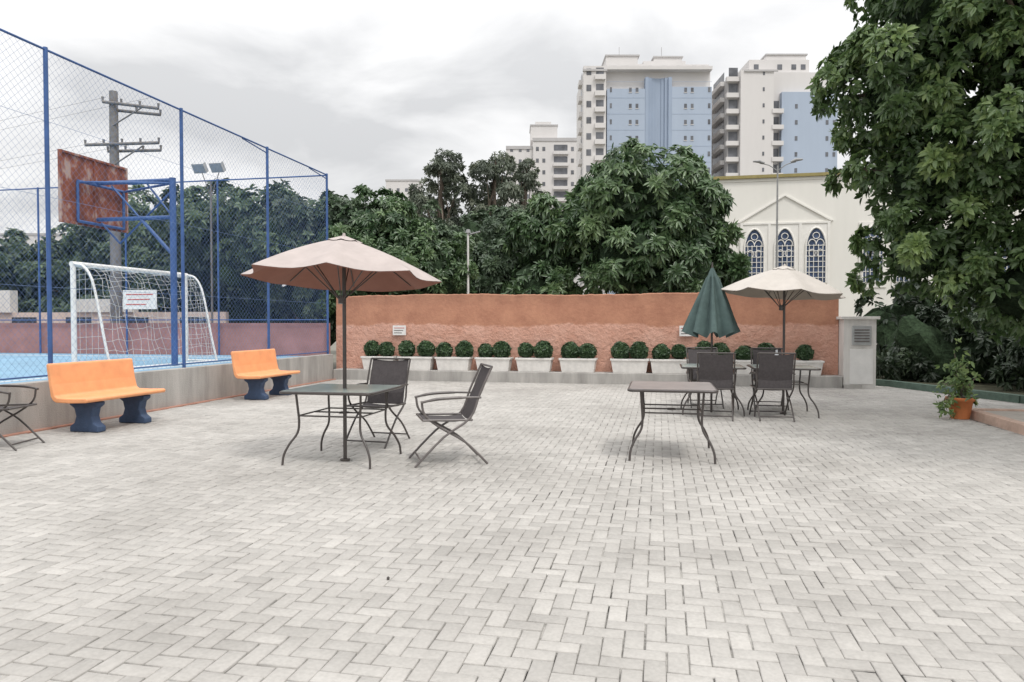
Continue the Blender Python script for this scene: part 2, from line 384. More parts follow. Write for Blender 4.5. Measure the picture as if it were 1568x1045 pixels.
for y in (yc-.48,yc+.7): b.tube([(bx+.07,y,3.36),(bx+.07,y,4.12)],.028,blue)
b.tube([(-9.15,yc,.5),(-9.15,yc,4.2)],.06,blue,12)
b.tube([(-9.15,yc,4.16),(bx+.07,yc,4.16)],.04,blue)
b.tube([(-9.15,yc,3.45),(bx+.07,yc,3.45)],.04,blue)
b.tube([(-9.15,yc,4.10),(bx+.07,yc+.65,4.10)],.025,blue); b.tube([(-9.15,yc,4.10),(bx+.07,yc-.45,4.10)],.025,blue)
b.tube([(-9.15,yc,2.72),(-9.85,yc,3.43)],.035,blue)
b.tube([(-9.17,yc,3.95),(-10.5,yc+.2,3.0)],.02,blue); b.tube([(-10.5,yc+.2,3.0),(bx+.07,yc+.1,3.4)],.02,blue)
b.tube([(-9.2,yc+.02,3.5),(-9.7,yc,4.1)],.02,blue); b.tube([(-9.9,yc,3.48),(-10.5,yc,4.1)],.02,blue)
hoop=[(bx-.28+.23*math.cos(t*math.pi/8),yc+.23*math.sin(t*math.pi/8),3.65) for t in range(16)]
b.tube(hoop,.012,orange,6,closed=True); b.done()

b=MB('notice_sign'); b.box(-13.75,-12.75,16.18,16.2,1.78,2.28,white)
redm=mat('red_ink',(.5,.08,.07),.6)
for i,(a,c) in enumerate(((.1,.9),(.15,.8),(.1,.7))): b.box(-13.75+a,-13.75+c,16.174,16.18,2.15-.13*i,2.175-.13*i,redm)
b.done()

b=MB('utility_pole'); pc=mat('weathered_grey_concrete',(.19,.18,.175),.9,var=.3); px,py=-15.0,17.4
b.tube([(px,py,0),(px,py,7.9)],[.17,.11],pc,10)
u=Vector((math.cos(A),math.sin(A),0))
def arm(z,l0,l1,off=0,tilt=0):
    a=Vector((px,py-.14+off,z))
    b.tube([a-u*l0-Vector((0,0,tilt*l0)),a+u*l1+Vector((0,0,tilt*l1))],.045,pc,6)
    n=int((l0+l1)/.45)
    for i in range(n+1):
        s=-l0+(l0+l1)*i/n
        c=a+u*s+Vector((0,0,tilt*s)); b.tube([c,c+Vector((0,0,.14))],[.022,.035],pc,6)
arm(7.55,.2,1.35,0,-.12); arm(7.42,.15,1.2,.3,-.1); arm(6.4,.7,1.35,0,.03); arm(6.28,.3,1.2,.3,.02)
b.tube([Vector((px,py-.1,6.9)),Vector((px,py-.14,7.42))+u*.9],.02,pc,6)
b.tube([Vector((px,py-.1,5.8)),Vector((px,py-.14,6.35))+u*.9],.02,pc,6)
b.tube([Vector((px,py-.1,4.2)),Vector((px,py-.1,5.2))],.13,pc,10)
for z in (7.7,6.5):
    for s in (-.1,1.2):
        P=Vector((px,py-.14,z))+u*s
        b.bent([P+Vector((-34,6,.6)),P+Vector((-17,3,-.5)),P],.004,pc,4)
b.done()
b=MB('floodlight_pole'); fx,fy=-12.6,18.3
b.tube([(fx,fy,0),(fx,fy,5.5)],.03,pc,8); b.tube([(fx-.35,fy,5.5),(fx+.35,fy,5.5)],.02,pc,6)
for s in (-.28,.28): b.tube([(fx,fy,5.0),(fx+s,fy,5.75)],.012,pc,5)
lg=mat('floodlight_housing',(.42,.43,.44),.4); lgl=mat('lamp_glass',(.35,.38,.42),.2)
for s in (-.28,.28):
    M=Matrix.Translation((fx+s,fy-.1,5.85))@Matrix.Rotation(math.radians(35),4,'X')
    b.box(-.19,.19,-.06,.08,-.14,.14,lg,M); b.box(-.16,.16,-.068,-.062,-.11,.11,lgl,M)
b.done()

# ---------------------------------------------------------------- terracotta rear wall
tw,ntw,bw=newmat('terracotta_render')
tT=ntw.nodes.new('ShaderNodeTexCoord'); sp_=ntw.nodes.new('ShaderNodeSeparateXYZ'); ntw.links.new(tT.outputs['Object'],sp_.inputs[0])
nW=ntw.nodes.new('ShaderNodeTexNoise'); nW.inputs['Scale'].default_value=1.6; nW.inputs['Detail'].default_value=10; nW.inputs['Roughness'].default_value=.65; ntw.links.new(tT.outputs['Object'],nW.inputs['Vector'])
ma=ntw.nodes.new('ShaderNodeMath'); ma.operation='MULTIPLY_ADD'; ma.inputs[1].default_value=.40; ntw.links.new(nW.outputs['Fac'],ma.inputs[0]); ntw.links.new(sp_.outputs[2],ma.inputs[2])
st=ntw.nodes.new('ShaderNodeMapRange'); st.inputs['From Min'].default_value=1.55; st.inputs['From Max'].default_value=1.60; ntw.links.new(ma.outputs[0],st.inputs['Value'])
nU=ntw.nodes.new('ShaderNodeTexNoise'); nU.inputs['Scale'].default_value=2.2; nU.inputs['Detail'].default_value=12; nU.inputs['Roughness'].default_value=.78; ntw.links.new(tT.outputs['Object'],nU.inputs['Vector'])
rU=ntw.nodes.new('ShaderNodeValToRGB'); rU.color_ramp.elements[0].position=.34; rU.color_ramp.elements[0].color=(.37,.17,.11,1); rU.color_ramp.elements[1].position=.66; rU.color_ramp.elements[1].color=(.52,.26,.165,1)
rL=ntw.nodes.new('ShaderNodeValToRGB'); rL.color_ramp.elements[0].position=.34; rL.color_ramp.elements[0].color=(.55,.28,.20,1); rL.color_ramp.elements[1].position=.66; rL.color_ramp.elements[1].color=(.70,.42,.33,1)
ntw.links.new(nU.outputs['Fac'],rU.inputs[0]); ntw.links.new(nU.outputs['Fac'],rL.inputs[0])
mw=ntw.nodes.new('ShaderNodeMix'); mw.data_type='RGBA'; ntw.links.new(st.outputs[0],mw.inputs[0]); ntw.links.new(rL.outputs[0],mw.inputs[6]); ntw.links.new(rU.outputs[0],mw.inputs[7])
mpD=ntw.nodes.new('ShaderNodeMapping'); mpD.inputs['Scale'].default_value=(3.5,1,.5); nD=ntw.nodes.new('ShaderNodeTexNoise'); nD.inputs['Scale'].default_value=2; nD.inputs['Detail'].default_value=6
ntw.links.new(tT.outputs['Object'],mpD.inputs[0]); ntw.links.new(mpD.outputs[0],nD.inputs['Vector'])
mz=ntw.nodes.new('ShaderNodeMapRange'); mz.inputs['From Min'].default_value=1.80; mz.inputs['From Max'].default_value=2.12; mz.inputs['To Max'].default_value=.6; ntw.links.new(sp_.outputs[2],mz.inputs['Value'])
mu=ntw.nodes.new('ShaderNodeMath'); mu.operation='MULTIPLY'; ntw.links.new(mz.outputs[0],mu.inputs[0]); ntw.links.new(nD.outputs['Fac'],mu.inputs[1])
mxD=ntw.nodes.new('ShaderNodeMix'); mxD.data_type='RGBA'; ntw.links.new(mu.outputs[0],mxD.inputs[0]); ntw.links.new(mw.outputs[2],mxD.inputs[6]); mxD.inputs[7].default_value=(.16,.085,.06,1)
ntw.links.new(mxD.outputs[2],bw.inputs['Base Color'])
nX=ntw.nodes.new('ShaderNodeTexNoise'); nX.inputs['Scale'].default_value=11; nX.inputs['Detail'].default_value=8; nX.inputs['Roughness'].default_value=.65; ntw.links.new(tT.outputs['Object'],nX.inputs['Vector'])
inv=ntw.nodes.new('ShaderNodeMath'); inv.operation='MULTIPLY_ADD'; inv.inputs[1].default_value=-.6; inv.inputs[2].default_value=.9; ntw.links.new(st.outputs[0],inv.inputs[0])
bpw=ntw.nodes.new('ShaderNodeBump'); bpw.inputs['Distance'].default_value=.06; ntw.links.new(inv.outputs[0],bpw.inputs['Strength']); ntw.links.new(nX.outputs['Fac'],bpw.inputs['Height']); ntw.links.new(bpw.outputs[0],bw.inputs['Normal'])
bw.inputs['Roughness'].default_value=.95
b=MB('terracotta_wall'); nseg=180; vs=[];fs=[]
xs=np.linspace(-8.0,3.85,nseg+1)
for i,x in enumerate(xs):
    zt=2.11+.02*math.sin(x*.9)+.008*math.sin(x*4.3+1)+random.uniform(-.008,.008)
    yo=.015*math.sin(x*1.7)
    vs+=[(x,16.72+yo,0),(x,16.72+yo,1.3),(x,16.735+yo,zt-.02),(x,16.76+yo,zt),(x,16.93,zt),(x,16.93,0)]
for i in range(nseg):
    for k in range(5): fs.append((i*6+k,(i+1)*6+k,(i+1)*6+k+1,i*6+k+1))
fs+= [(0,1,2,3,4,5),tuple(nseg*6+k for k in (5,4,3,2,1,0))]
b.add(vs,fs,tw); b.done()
b=MB('concrete_ledge'); b.box(-7.88,3.84,16.27,16.71,0,.28,concrete); b.done(bevel=.015)

for sx,sw in ((-6.30,.34),(.62,.34)):
    b=MB('wall_sign'); b.box(sx-sw/2,sx+sw/2,16.665,16.685,1.12,1.36,white)
    for i in range(3): b.box(sx-sw*.4,sx+sw*(.4-.1*i),16.660,16.665,1.29-.06*i,1.305-.06*i,redm if i==0 else dmetal)
    b.box(sx-.01,sx+.01,16.685,16.71,1.2,1.3,dmetal); b.done()

plast=mat('white_planter_plastic',(.72,.70,.67),.55,var=.12,scale=6); soil=mat('soil',(.05,.035,.025),1)
def topi_template(seed):
    rng=np.random.default_rng(seed); n=700
    u=norm(rng.normal(size=(n,3))); lump=1+.07*np.sin(u[:,0:1]*7+seed)+.06*np.sin(u[:,2:3]*9)
    p=u*.165*lump*rng.uniform(.93,1.09,(n,1))
    return leaves(rng,p,u,4,.045,.028,.05,np.clip(rng.normal(.45,.2,n),0,1),.9)
tops=[topi_template(s) for s in range(4)]
pX=[-6.74,-5.79,-4.84,-3.85,-2.87,-1.84,-.66,.22,1.16,2.05,3.05]
for k,x in enumerate(pX):
    r=bpy.data.objects.new('topiary_planter',None); scene.collection.objects.link(r); r.location=(x,16.49,.28); r.rotation_euler=(0,0,random.uniform(-.04,.04))
    b=MB('planter_box')
    def ring(hw,hd,z): return [(-hw,-hd,z),(hw,-hd,z),(hw,hd,z),(-hw,hd,z)]
    vs=ring(.37,.13,0)+ring(.415,.165,.28)+ring(.435,.185,.28)+ring(.435,.185,.325)+ring(.40,.15,.325)+ring(.395,.145,.28)
    fs=[(3,2,1,0)]
    for a in range(5):
        for c in range(4): fs.append((a*4+c,a*4+(c+1)%4,a*4+4+(c+1)%4,a*4+4+c))
    b.add(vs,fs,plast); b.add(ring(.395,.145,.30),[(0,1,2,3)],soil); o=b.done(bevel=.006); o.parent=r
    for s in ((-.21,.21) if k not in (10,) else (.1,)):
        V,F,T=tops[(k*2+(s>0))%4]; sc=random.uniform(.90,1.12)
        o=np_mesh('topiary_ball',V*sc*np.array([random.uniform(.95,1.05),1,random.uniform(.9,1.05)]),F,[lf_box],T); o.parent=r; o.location=(s+random.uniform(-.05,.05),random.uniform(-.02,.02),.33+.15*sc+random.uniform(-.015,.03)); o.rotation_euler=(0,0,random.random()*6)
        bm=bmesh.new(); bmesh.ops.create_icosphere(bm,subdivisions=3,radius=.155*sc); me=bpy.data.meshes.new('topiary_shade_core'); bm.to_mesh(me); bm.free(); me.materials.append(coremat)  # solid dark ball paints the shade inside the topiary
        oc=bpy.data.objects.new('topiary_shade_core',me); scene.collection.objects.link(oc); oc.parent=r; oc.location=o.location

b=MB('meter_cabinet'); b.box(3.86,4.50,16.30,16.95,.0,1.50,whitedirty); b.box(3.80,4.56,16.25,17.0,1.50,1.56,whitedirty)
b.box(4.02,4.40,16.27,16.298,.95,1.36,mat('grey_meter_box',(.36,.37,.37),.5)); 
for i in range(5): b.box(4.06,4.36,16.262,16.27,1.02+i*.06,1.045+i*.06,gmetal)
b.box(3.98,4.44,16.285,16.298,.12,.86,white); b.box(3.86,4.2,16.2,16.285,0,.11,concrete); b.done(bevel=.006)

# ---------------------------------------------------------------- benches
def bench(y):
    b=MB('park_bench')
    seat=[(.24,.40),(.255,.43),(.24,.455),(.0,.45),(-.18,.455),(-.215,.48),(-.25,.62),(-.285,.86),(-.30,.885),(-.325,.88),(-.335,.86),(-.30,.62),(-.275,.47),(-.245,.42),(-.2,.395),(0,.39)]
    b.prism(seat,lambda u,v,t:Vector((u,t,v)),-.72,.72,orange)
    leg=[(.20,0),(.20,.07),(.13,.12),(.105,.2),(.13,.30),(.19,.345),(.19,.388),(-.22,.388),(-.22,.345),(-.15,.30),(-.125,.2),(-.15,.12),(-.22,.07),(-.22,0)]
    for s in (-.42,.42): b.prism(leg,lambda u,v,t:Vector((u,t,v)),s-.07,s+.07,navy)
    return b.done(loc=(-7.16,y,.03),bevel=.014)
bench(8.22); bench(12.12)

# ---------------------------------------------------------------- chairs and tables
def chair(x,y,rz,z=.03,recl=1.0,fm=None):
    fm=fm or dmetal
    b=MB('patio_chair'); R=.0115
    for s in (-1,1):
        X=.255*s
        b.bent([(X,-.42*recl,.96),(X,-.30*recl,.70),(X,-.20,.46),(X,.06,.28),(X,.34,0)],R,fm)
        X2=.232*s
        b.bent([(X2,.27,.635),(X2,.24,.50),(X2,.10,.38),(X2,-.16,.22),(X2,-.38,0)],R,fm)
        b.bent([(X*1.03,-.31*recl,.66),(X*1.06,-.1,.665),(X*1.06,.12,.655),(X*1.03,.28,.625)],[.011]*4+[.015]*6+[.012]*3,fm)
        b.tube([(X*.98,-.22,.44),(X*.98,.26,.45)],R,fm)
    for p in ((-.42*recl,.96),(-.22,.44),(.26,.45)): b.tube([(-.25,p[0],p[1]),(.25,p[0],p[1])],R,fm)
    b.tube([(-.25,.28,.06),(.25,.28,.06)],.009,fm); b.tube([(-.23,-.33,.06),(.23,-.33,.06)],.009,fm)
    def sheet(pr):
        for i in range(len(pr)-1):
            (y0,z0),(y1,z1)=pr[i],pr[i+1]
            n=6
            vs=[];
            for k in range(n+1):
                xx=-.235+.47*k/n; sag=-.02*(1-(xx/.235)**2)
                vs+=[(xx,y0,z0+sag),(xx,y1,z1+sag)]
            b.add(vs,[(2*k,2*k+2,2*k+3,2*k+1) for k in range(n)],sling,True)
    sheet([(.26,.458),(.13,.435),(-.05,.425),(-.2,.44)])
    sheet([(-.20,.45),(-.255*recl-.01,.58),(-.32*recl-.01,.72),(-.42*recl-.005,.955)])
    return b.done(loc=(x,y,z),rz=rz)
glass,ntg,bgm=newmat('frosted_glass_tabletop'); bgm.inputs['Base Color'].default_value=(.46,.54,.51,1); bgm.inputs['Roughness'].default_value=.22; bgm.inputs['Alpha'].default_value=.8; bgm.inputs['Specular IOR Level'].default_value=.6
brownglass=mat('brown_tabletop',(.27,.235,.225),.35,var=.15,spec=.5)
def table(x,y,hx=.45,hy=.45,top=None,name='patio_table',rz=0):
    b=MB(name); top=top or glass; H=.715
    r=.05
    rim=[(sx*(hx-r)+r*math.cos(a),sy*(hy-r)+r*math.sin(a),H) for sx,sy,a0 in ((1,1,0),(-1,1,90),(-1,-1,180),(1,-1,270)) for a in [math.radians(a0+k*30) for k in range(4)]]
    b.tube(rim,.015,dmetal,8,closed=True)
    b.prism([(p[0]*.985,p[1]*.985) for p in rim],lambda u,v,t:Vector((u,v,t)),H+.006,H+.016,top)
    for sx in (-1,1):
        for sy in (-1,1):
            b.bent([(sx*hx*.72,sy*hy*.80,H),(sx*hx*.70,sy*hy*.76,.56),(sx*hx*.68,sy*hy*.74,.42),(sx*hx*.71,sy*hy*.76,.31),(sx*hx*.86,sy*hy*.84,.20),(sx*hx*.95,sy*hy*.90,.10),(sx*hx*.97,sy*hy*.93,0)],.012,dmetal)
        b.tube([(sx*hx*.69,-hy*.75,.48),(sx*hx*.69,hy*.75,.48)],.008,dmetal)
        b.tube([(sx*hx*.72,-hy*.80,H-.02),(sx*hx*.72,hy*.80,H-.02)],.009,dmetal)
        b.tube([(-hx*.69,sx*hy*.75,.48),(hx*.69,sx*hy*.75,.48)],.008,dmetal)
        b.tube([(-hx*.97,sx*hy*.8,H-.012),(hx*.97,sx*hy*.8,H-.012)],.009,dmetal)
    ring=[(.05*math.cos(k*math.pi/5),.05*math.sin(k*math.pi/5),.48) for k in range(10)]
    b.tube(ring,.008,dmetal,6,closed=True)
    b.tube([(-hx*.69,0,.48),(-.05,0,.48)],.008,dmetal); b.tube([(.05,0,.48),(hx*.69,0,.48)],.008,dmetal)
    return b.done(loc=(x,y,.03),rz=rz)
table(-3.14,6.72,.47,.44)
table(.13,7.70,.43,.5,top=brownglass)
table(.80,11.45,.46,.45); table(1.84,11.45,.46,.45)
chair(-3.20,7.75,math.radians(180-4),recl=.85)
chair(-2.10,6.85,math.radians(90+26),fm=gmetal,recl=1.0)
chair(.82,10.85,math.radians(-4),recl=.75); chair(1.62,10.95,math.radians(3),recl=.75); chair(1.78,12.3,math.radians(178)); chair(.75,12.3,math.radians(184))
chair(-7.25,6.62,math.radians(-75))
b=MB('plastic_bottle'); wb=mat('white_bottle_plastic',(.7,.72,.75),.3)
b.tube([(0,0,0),(0,0,.17),(0,0,.21),(0,0,.215),(0,0,.26)],[.038,.038,.016,.016,.016],wb,12); b.done(loc=(1.72,11.2,.76))

# ---------------------------------------------------------------- umbrellas
def umbrella(x,y,apex,rim,R,topm,botm,tilt=None,rz=.2,name='patio_umbrella'):
    root=bpy.data.objects.new(name,None); scene.collection.objects.link(root); root.location=(x,y,.03)
    b=MB('pole'); n=8; sub=6; nt_=8
    b.tube([(0,0,0),(0,0,apex-.03)],.019,dmetal,10); b.tube([(0,0,.0),(0,0,.02)],.05,dmetal,12); o=b.done(); o.parent=root
    b=MB('canopy')
    b.tube([(0,0,-.02),(0,0,.05)],[.03,.012],topm,8)
    def cz(t,ph):
        sag=abs(math.sin(ph*math.pi))
        return -(apex-rim)*(t**1.12)-.03*sag*t+.02*math.sin(t*math.pi)
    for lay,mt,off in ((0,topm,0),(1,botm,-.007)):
        vs=[];fs=[]
        for i in range(nt_+1):
            t=.03+.97*i/nt_
            for k in range(n*sub):
                ph=(k%sub)/sub; an=2*math.pi*k/(n*sub)+rz
                rr=R*t*(1-.07*abs(math.sin(ph*math.pi))*(t))
                c=math.cos(math.pi/n)/math.cos((ph-.5)*2*math.pi/n)
                vs.append((rr*c*math.cos(an),rr*c*math.sin(an),cz(t,ph)+off))
        m=n*sub
        for i in range(nt_):
            for k in range(m): fs.append((i*m+k,i*m+(k+1)%m,(i+1)*m+(k+1)%m,(i+1)*m+k))
        b.add(vs,fs,mt,True)
    vs=[];fs=[]
    for i in range(4):
        t=.02+.17*i/3
        for k in range(n*sub):
            ph=(k%sub)/sub; an=2*math.pi*k/(n*sub)+rz; c=math.cos(math.pi/n)/math.cos((ph-.5)*2*math.pi/n)
            vs.append((R*t*c*math.cos(an),R*t*c*math.sin(an),.03-(apex-rim)*t*.9-.012*abs(math.sin(ph*math.pi))))
    m=n*sub
    for i in range(3):
        for k in range(m): fs.append((i*m+k,i*m+(k+1)%m,(i+1)*m+(k+1)%m,(i+1)*m+k))
    b.add(vs,fs,topm,True)
    hub=rim-.22-apex
    b.tube([(0,0,hub-.04),(0,0,hub+.04)],.035,dmetal,8)
    b.tube([(0,0,-.1),(0,0,-.05)],.035,dmetal,8)
    for k in range(n):
        an=2*math.pi*k/n+rz; q=lambda t,z:(R*t*math.cos(an),R*t*math.sin(an),z)
        b.tube([q(t,cz(t,0)-.014) for t in (.03,.3,.6,.92)],.006,dmetal,5)
        b.tube([q(.02,hub),q(.5,cz(.5,0)-.018)],.006,dmetal,5)
    o=b.done(loc=(0,0,apex),recalc=False); o.parent=root
    if tilt: o.rotation_euler=(tilt[0],tilt[1],0)
    return root
tau=mat('taupe_canvas',(.43,.375,.355),.9,var=.10,scale=4); brn=mat('taupe_canvas_lit_through',(.29,.135,.10),.9,var=.1,scale=4)  # underside coloured brown to paint light coming through the taupe cloth
crm=mat('cream_canvas',(.53,.49,.45),.9,var=.08,scale=4); crmu=mat('cream_canvas_underside',(.40,.34,.29),.9,var=.06,scale=4)  # cream underside is a darker copy, shade put into its colour
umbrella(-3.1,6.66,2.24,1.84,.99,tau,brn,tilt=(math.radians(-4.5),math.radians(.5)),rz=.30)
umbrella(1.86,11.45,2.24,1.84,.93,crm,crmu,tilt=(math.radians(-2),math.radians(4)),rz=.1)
grn=mat('green_canvas',(.075,.115,.11),.85,var=.25,scale=5)
b=MB('closed_umbrella'); n=8; sub=6
b.tube([(0,0,0),(0,0,2.30)],.018,dmetal,10); vs=[];fs=[]
prof=[(2.29,.012),(2.22,.045),(2.14,.08),(2.12,.10),(1.95,.17),(1.75,.255),(1.55,.335),(1.38,.405),(1.29,.445)]
for i,(z,r) in enumerate(prof):
    for k in range(n*sub):
        ph=(k%sub)/sub; an=2*math.pi*k/(n*sub)
        fold=(.5+.5*math.cos(ph*2*math.pi))
        rr=r*(.52+.48*fold) if i>2 else r*(.85+.15*fold)
        rr*=1+.05*math.sin(3*an+i*.7)
        vs.append((rr*math.cos(an),rr*math.sin(an),z-(0 if i<7 else .05*(1-fold)*(i-6))))
m=n*sub
for i in range(len(prof)-1):
    for k in range(m): fs.append((i*m+k,i*m+(k+1)%m,(i+1)*m+(k+1)%m,(i+1)*m+k))
b.add(vs,fs,grn,True); b.tube([(0,0,2.28),(0,0,2.36)],[.016,.01],dmetal,8)
for k in range(n):
    an=2*math.pi*k/n; b.tube([(.02*math.cos(an),.02*math.sin(an),1.45),(.3*math.cos(an),.3*math.sin(an),1.6)],.006,dmetal,5)
b.done(loc=(.80,11.45,.0),recalc=False)

# ---------------------------------------------------------------- church
cream=mat('white_church_wall',(.78,.76,.71),.85,var=.05,scale=.8,streak=True); cw=mat('white_moulding',(.80,.78,.74),.7,var=.05)
olive=mat('olive_gutter',(.30,.25,.10),.7); bglass=mat('blue_leaded_glass',(.06,.085,.15),.2,var=.5,scale=6)
b=MB('church'); CY=30
b.box(1.3,22,CY,CY+14,0,7.2,cream); b.box(1.2,22.1,CY-.12,CY+14.1,7.2,7.32,olive); b.box(1.26,22.05,CY-.03,CY+.0-.002,7.08,7.2,cream)
b.add([(1.2,CY+.1,7.36),(22,CY+.1,7.36),(22,CY+7,7.5),(1.2,CY+7,7.5)],[(0,1,2,3)],olive)
def gothic(xc,zb,zt,w,yy):
    h=w/2; spring=zt-w*.95
    arc=[(h*math.cos(t)*(1) ,spring+ (zt-spring)*math.sin(t)**.9) for t in [math.pi*k/14 for k in range(15)]]
    poly=[(-h,zb)]+[(h,zb)]+arc
    P=[(xc+u*(1-.18*max(0,(v-spring)/(zt-spring))),v) for u,v in poly]
    b.prism(P,lambda u,v,t:Vector((u,t,v)),yy-.012,yy,bglass)
    yt=yy-.03
    b.tube([(xc+ (p[0]-xc)*1.02,yt,p[1]) for p in P[2:]],.035,cw,6)
    for s in (-1,1): b.tube([(xc+s*h*1.02,yt,zb),(xc+s*h*1.02,yt,spring)],.035,cw,6)
    for f in (-.34,-.12,.12,.34): b.tube([(xc+w*f,yt,zb),(xc+w*f,yt,spring+.05)],.016,cw,4)
    for i in range(8): z=zb+(spring-zb)*i/7; b.tube([(xc-h,yt,z),(xc+h,yt,z)],.013,cw,4)
    for s in (-1,1):
        c=[(xc+s*w*.2+w*.2*math.cos(t),yt,spring+.02+w*.30*math.sin(t)) for t in [math.pi*k/8 for k in range(9)]]; b.tube(c,.02,cw,4)
        c=[(xc+s*w*.2+w*.16*math.cos(t),yt,spring-.3+w*.2*math.sin(t)) for t in [math.pi*k/6 for k in range(12)]]; b.tube(c,.016,cw,4,closed=True)
    d=[(xc+w*.17*math.cos(t),yt,spring+w*.52+w*.17*math.sin(t)) for t in [math.pi*k/6 for k in range(12)]]; b.tube(d,.018,cw,4,closed=True)
wx=[3.71,4.86,6.03]
for x in wx: gothic(x,3.0,5.18,.74,CY-.04)
b.box(3.2,6.52,CY-.04,CY-.003,2.8,5.35,cw)
b.box(3.16,6.56,CY-.07,CY-.003,5.352,5.42,cw)
for x in (3.22,4.285,5.445,6.5): b.box(x-.05,x+.05,CY-.07,CY-.042,2.8,5.35,cw)
b.box(3.1,6.62,CY-.14,CY-.003,2.64,2.798,cw)
for s in (-1,1):
    X=4.86+s*1.72; 
    b.prism([(X,5.43),(4.86,6.46),(4.86,6.53),(X+s*.08,5.45)],lambda u,v,t:Vector((u,t,v)),CY-.06,CY-.003,cw)
for xx in (8.1,9.3,12.5,13.7):
    gothic(xx,3.0,5.18,.74,CY-.04); b.box(xx-.5,xx+.5,CY-.04,CY-.003,2.8,5.35,cw)
b.done()

b=MB('garden_outbuilding'); b.box(-7.4,-5.0,24.5,28,0,2.75,whitedirty); b.box(-7.5,-4.9,24.4,28.1,2.75,2.85,terr); b.done()
b=MB('street_wall'); sw_=mat('pale_pink_street_wall',(.60,.49,.44),.85,var=.2,scale=1); b.box(-27,-12.5,18.8,18.95,0,1.75,sw_)
for x in range(-26,-12,2): b.box(x,x+.9,18.77,18.798,.9,1.6,greyglass)
b.box(-27,-20,18.72,19,1.75,2.45,whitedirty); b.box(-17.6,-15.6,18.72,19,1.75,2.15,whitedirty); b.done()

b=MB('street_lamp'); lx,ly=4.15,27.2; lm=mat('grey_lamp_metal',(.28,.28,.28),.5)
b.tube([(lx,ly,0),(lx,ly,7.1)],[.05,.028],lm,8)
for s in (-1,1):
    b.bent([(lx,ly,6.9),(lx+s*.3,ly,7.12),(lx+s*.62,ly,7.2)],.018,lm,6); b.tube([(lx+s*.45,ly,7.2),(lx+s*.62,ly,7.27),(lx+s*.85,ly,7.28)],[.04,.06,.03],lm,8)
b.done()
b=MB('street_lamp'); lx,ly=-5.28,19.4
b.tube([(lx,ly,0),(lx,ly,3.95)],[.045,.028],whitedirty,8); b.tube([(lx,ly,3.95),(lx,ly,4.05)],[.08,.05],lm,10); b.tube([(lx,ly,3.9),(lx+.35,ly,3.98)],.025,lm,6); b.done()

# ---------------------------------------------------------------- towers
tw_w=mat('tower_white_render',(.64,.62,.61),.8,var=.06,scale=.12,streak=True); tw_b=mat('tower_blue_render',(.38,.445,.545),.75,var=.07,scale=.12,streak=True)
tw_d=mat('tower_deep_blue',(.31,.375,.48),.7,var=.06,scale=.15); tw_g=mat('tower_grey',(.45,.44,.44),.8,var=.1,scale=.2); tglass=mat('tower_window',(.14,.145,.16),.2,var=.5,scale=.3)
def frame(px,d):
    r=(px-784)/1089; return (d*(.979*r-.203),d*(.979+.203*r))
b=MB('apartment_tower')
b.box(0,4.7,0,16,0,54.0,tw_w); b.box(4.72,27,2.0,18,0,54.5,tw_w)
b.box(5.0,13.0,.6,1.98,0,50.6,tw_b); b.box(18.6,27.0,.6,1.98,0,51.0,tw_b)
seg=8
for i in range(seg):
    a0=13.02+5.56*i/seg; a1=13.02+5.56*(i+1)/seg; dd=1.2*math.sin(math.pi*(i+.5)/seg)
    b.box(a0,a1-.002,.3+dd,1.98,0,53.0,tw_d)
b.box(-.2,4.9,-.3,.0-.01,54.0,54.4,tw_g); b.box(0,27,.2,2,54.5,55.2,tw_w)
b.box(5.2,13,3,14,54.5,56.6,tw_w); b.box(5.2,12.0,4,12,56.6,58.6,tw_w); b.box(13,22,3,14,55.2,57.2,tw_w); b.box(15.5,21.5,4,12,57.2,58.3,tw_w); b.box(22,27,3,14,54.5,56.5,tw_w)
b.box(5.0,12.4,3.8,12.2,58.6,58.9,tw_g); b.box(15.3,21.7,3.8,12.2,58.3,58.6,tw_g)
for xx in (6.5,9,14,17,20,23.4,25.4): b.box(xx,xx+.9,2.95,2.99,55.3,56.2,tglass)
for xx in (8.3,17.5): b.tube([(xx,6,58.8),(xx,6,61.3)],.06,tw_g,5)
for i in range(16):
    z=3+3.35*i
    if z<50:
        for xx in (9.6,11.0,21.2,22.6): b.box(xx,xx+.55,.54,.598,z,z+.9,tglass); b.box(xx-.08,xx+.63,.50,.598,z-.15,z-.03,tw_w)
        b.box(26.2,26.7,.54,.598,z,z+1,tglass); b.box(5.6,6.0,.54,.598,z,z+1,tglass)
        b.box(5.0,13.0,.57,.598,z+2.1,z+2.16,tw_d); b.box(18.6,27.0,.57,.598,z+2.1,z+2.16,tw_d)
    b.box(.6,1.6,-.06,-.003,z,z+1.3,tglass); b.box(2.6,4.2,-.06,-.003,z,z+1.5,tglass); b.box(2.3,4.5,-.8,-.003,z-1.1,z-.1,tw_w)
    b.box(-.06,-.003,3,5.5,z,z+1.4,tglass); b.box(-.7,-.003,2.8,5.8,z-1.1,z-.1,tw_w)
x,y=frame(893,150); b.done(loc=(x,y,0),rz=A)
b=MB('apartment_tower')
b.box(2.3,9.2,0,16,0,54.2,tw_w); b.box(0,2.28,1.5,14,0,53.2,tw_g); b.box(9.22,23,2,18,0,54.5,tw_w)
b.box(11.2,23,.8,1.98,0,50,tw_b); b.box(5,17.8,3,14,54.5,57.5,tw_w); b.box(9,17.5,4,12,57.5,58.8,tw_w); b.box(8.8,17.8,3.8,12.2,58.8,59.1,tw_g)
b.box(3,10,-.25,-.003,53.9,54.3,tw_g)
for xx in (6,11,14,16): b.box(xx,xx+1,2.93,2.99,55.4,56.5,tglass)
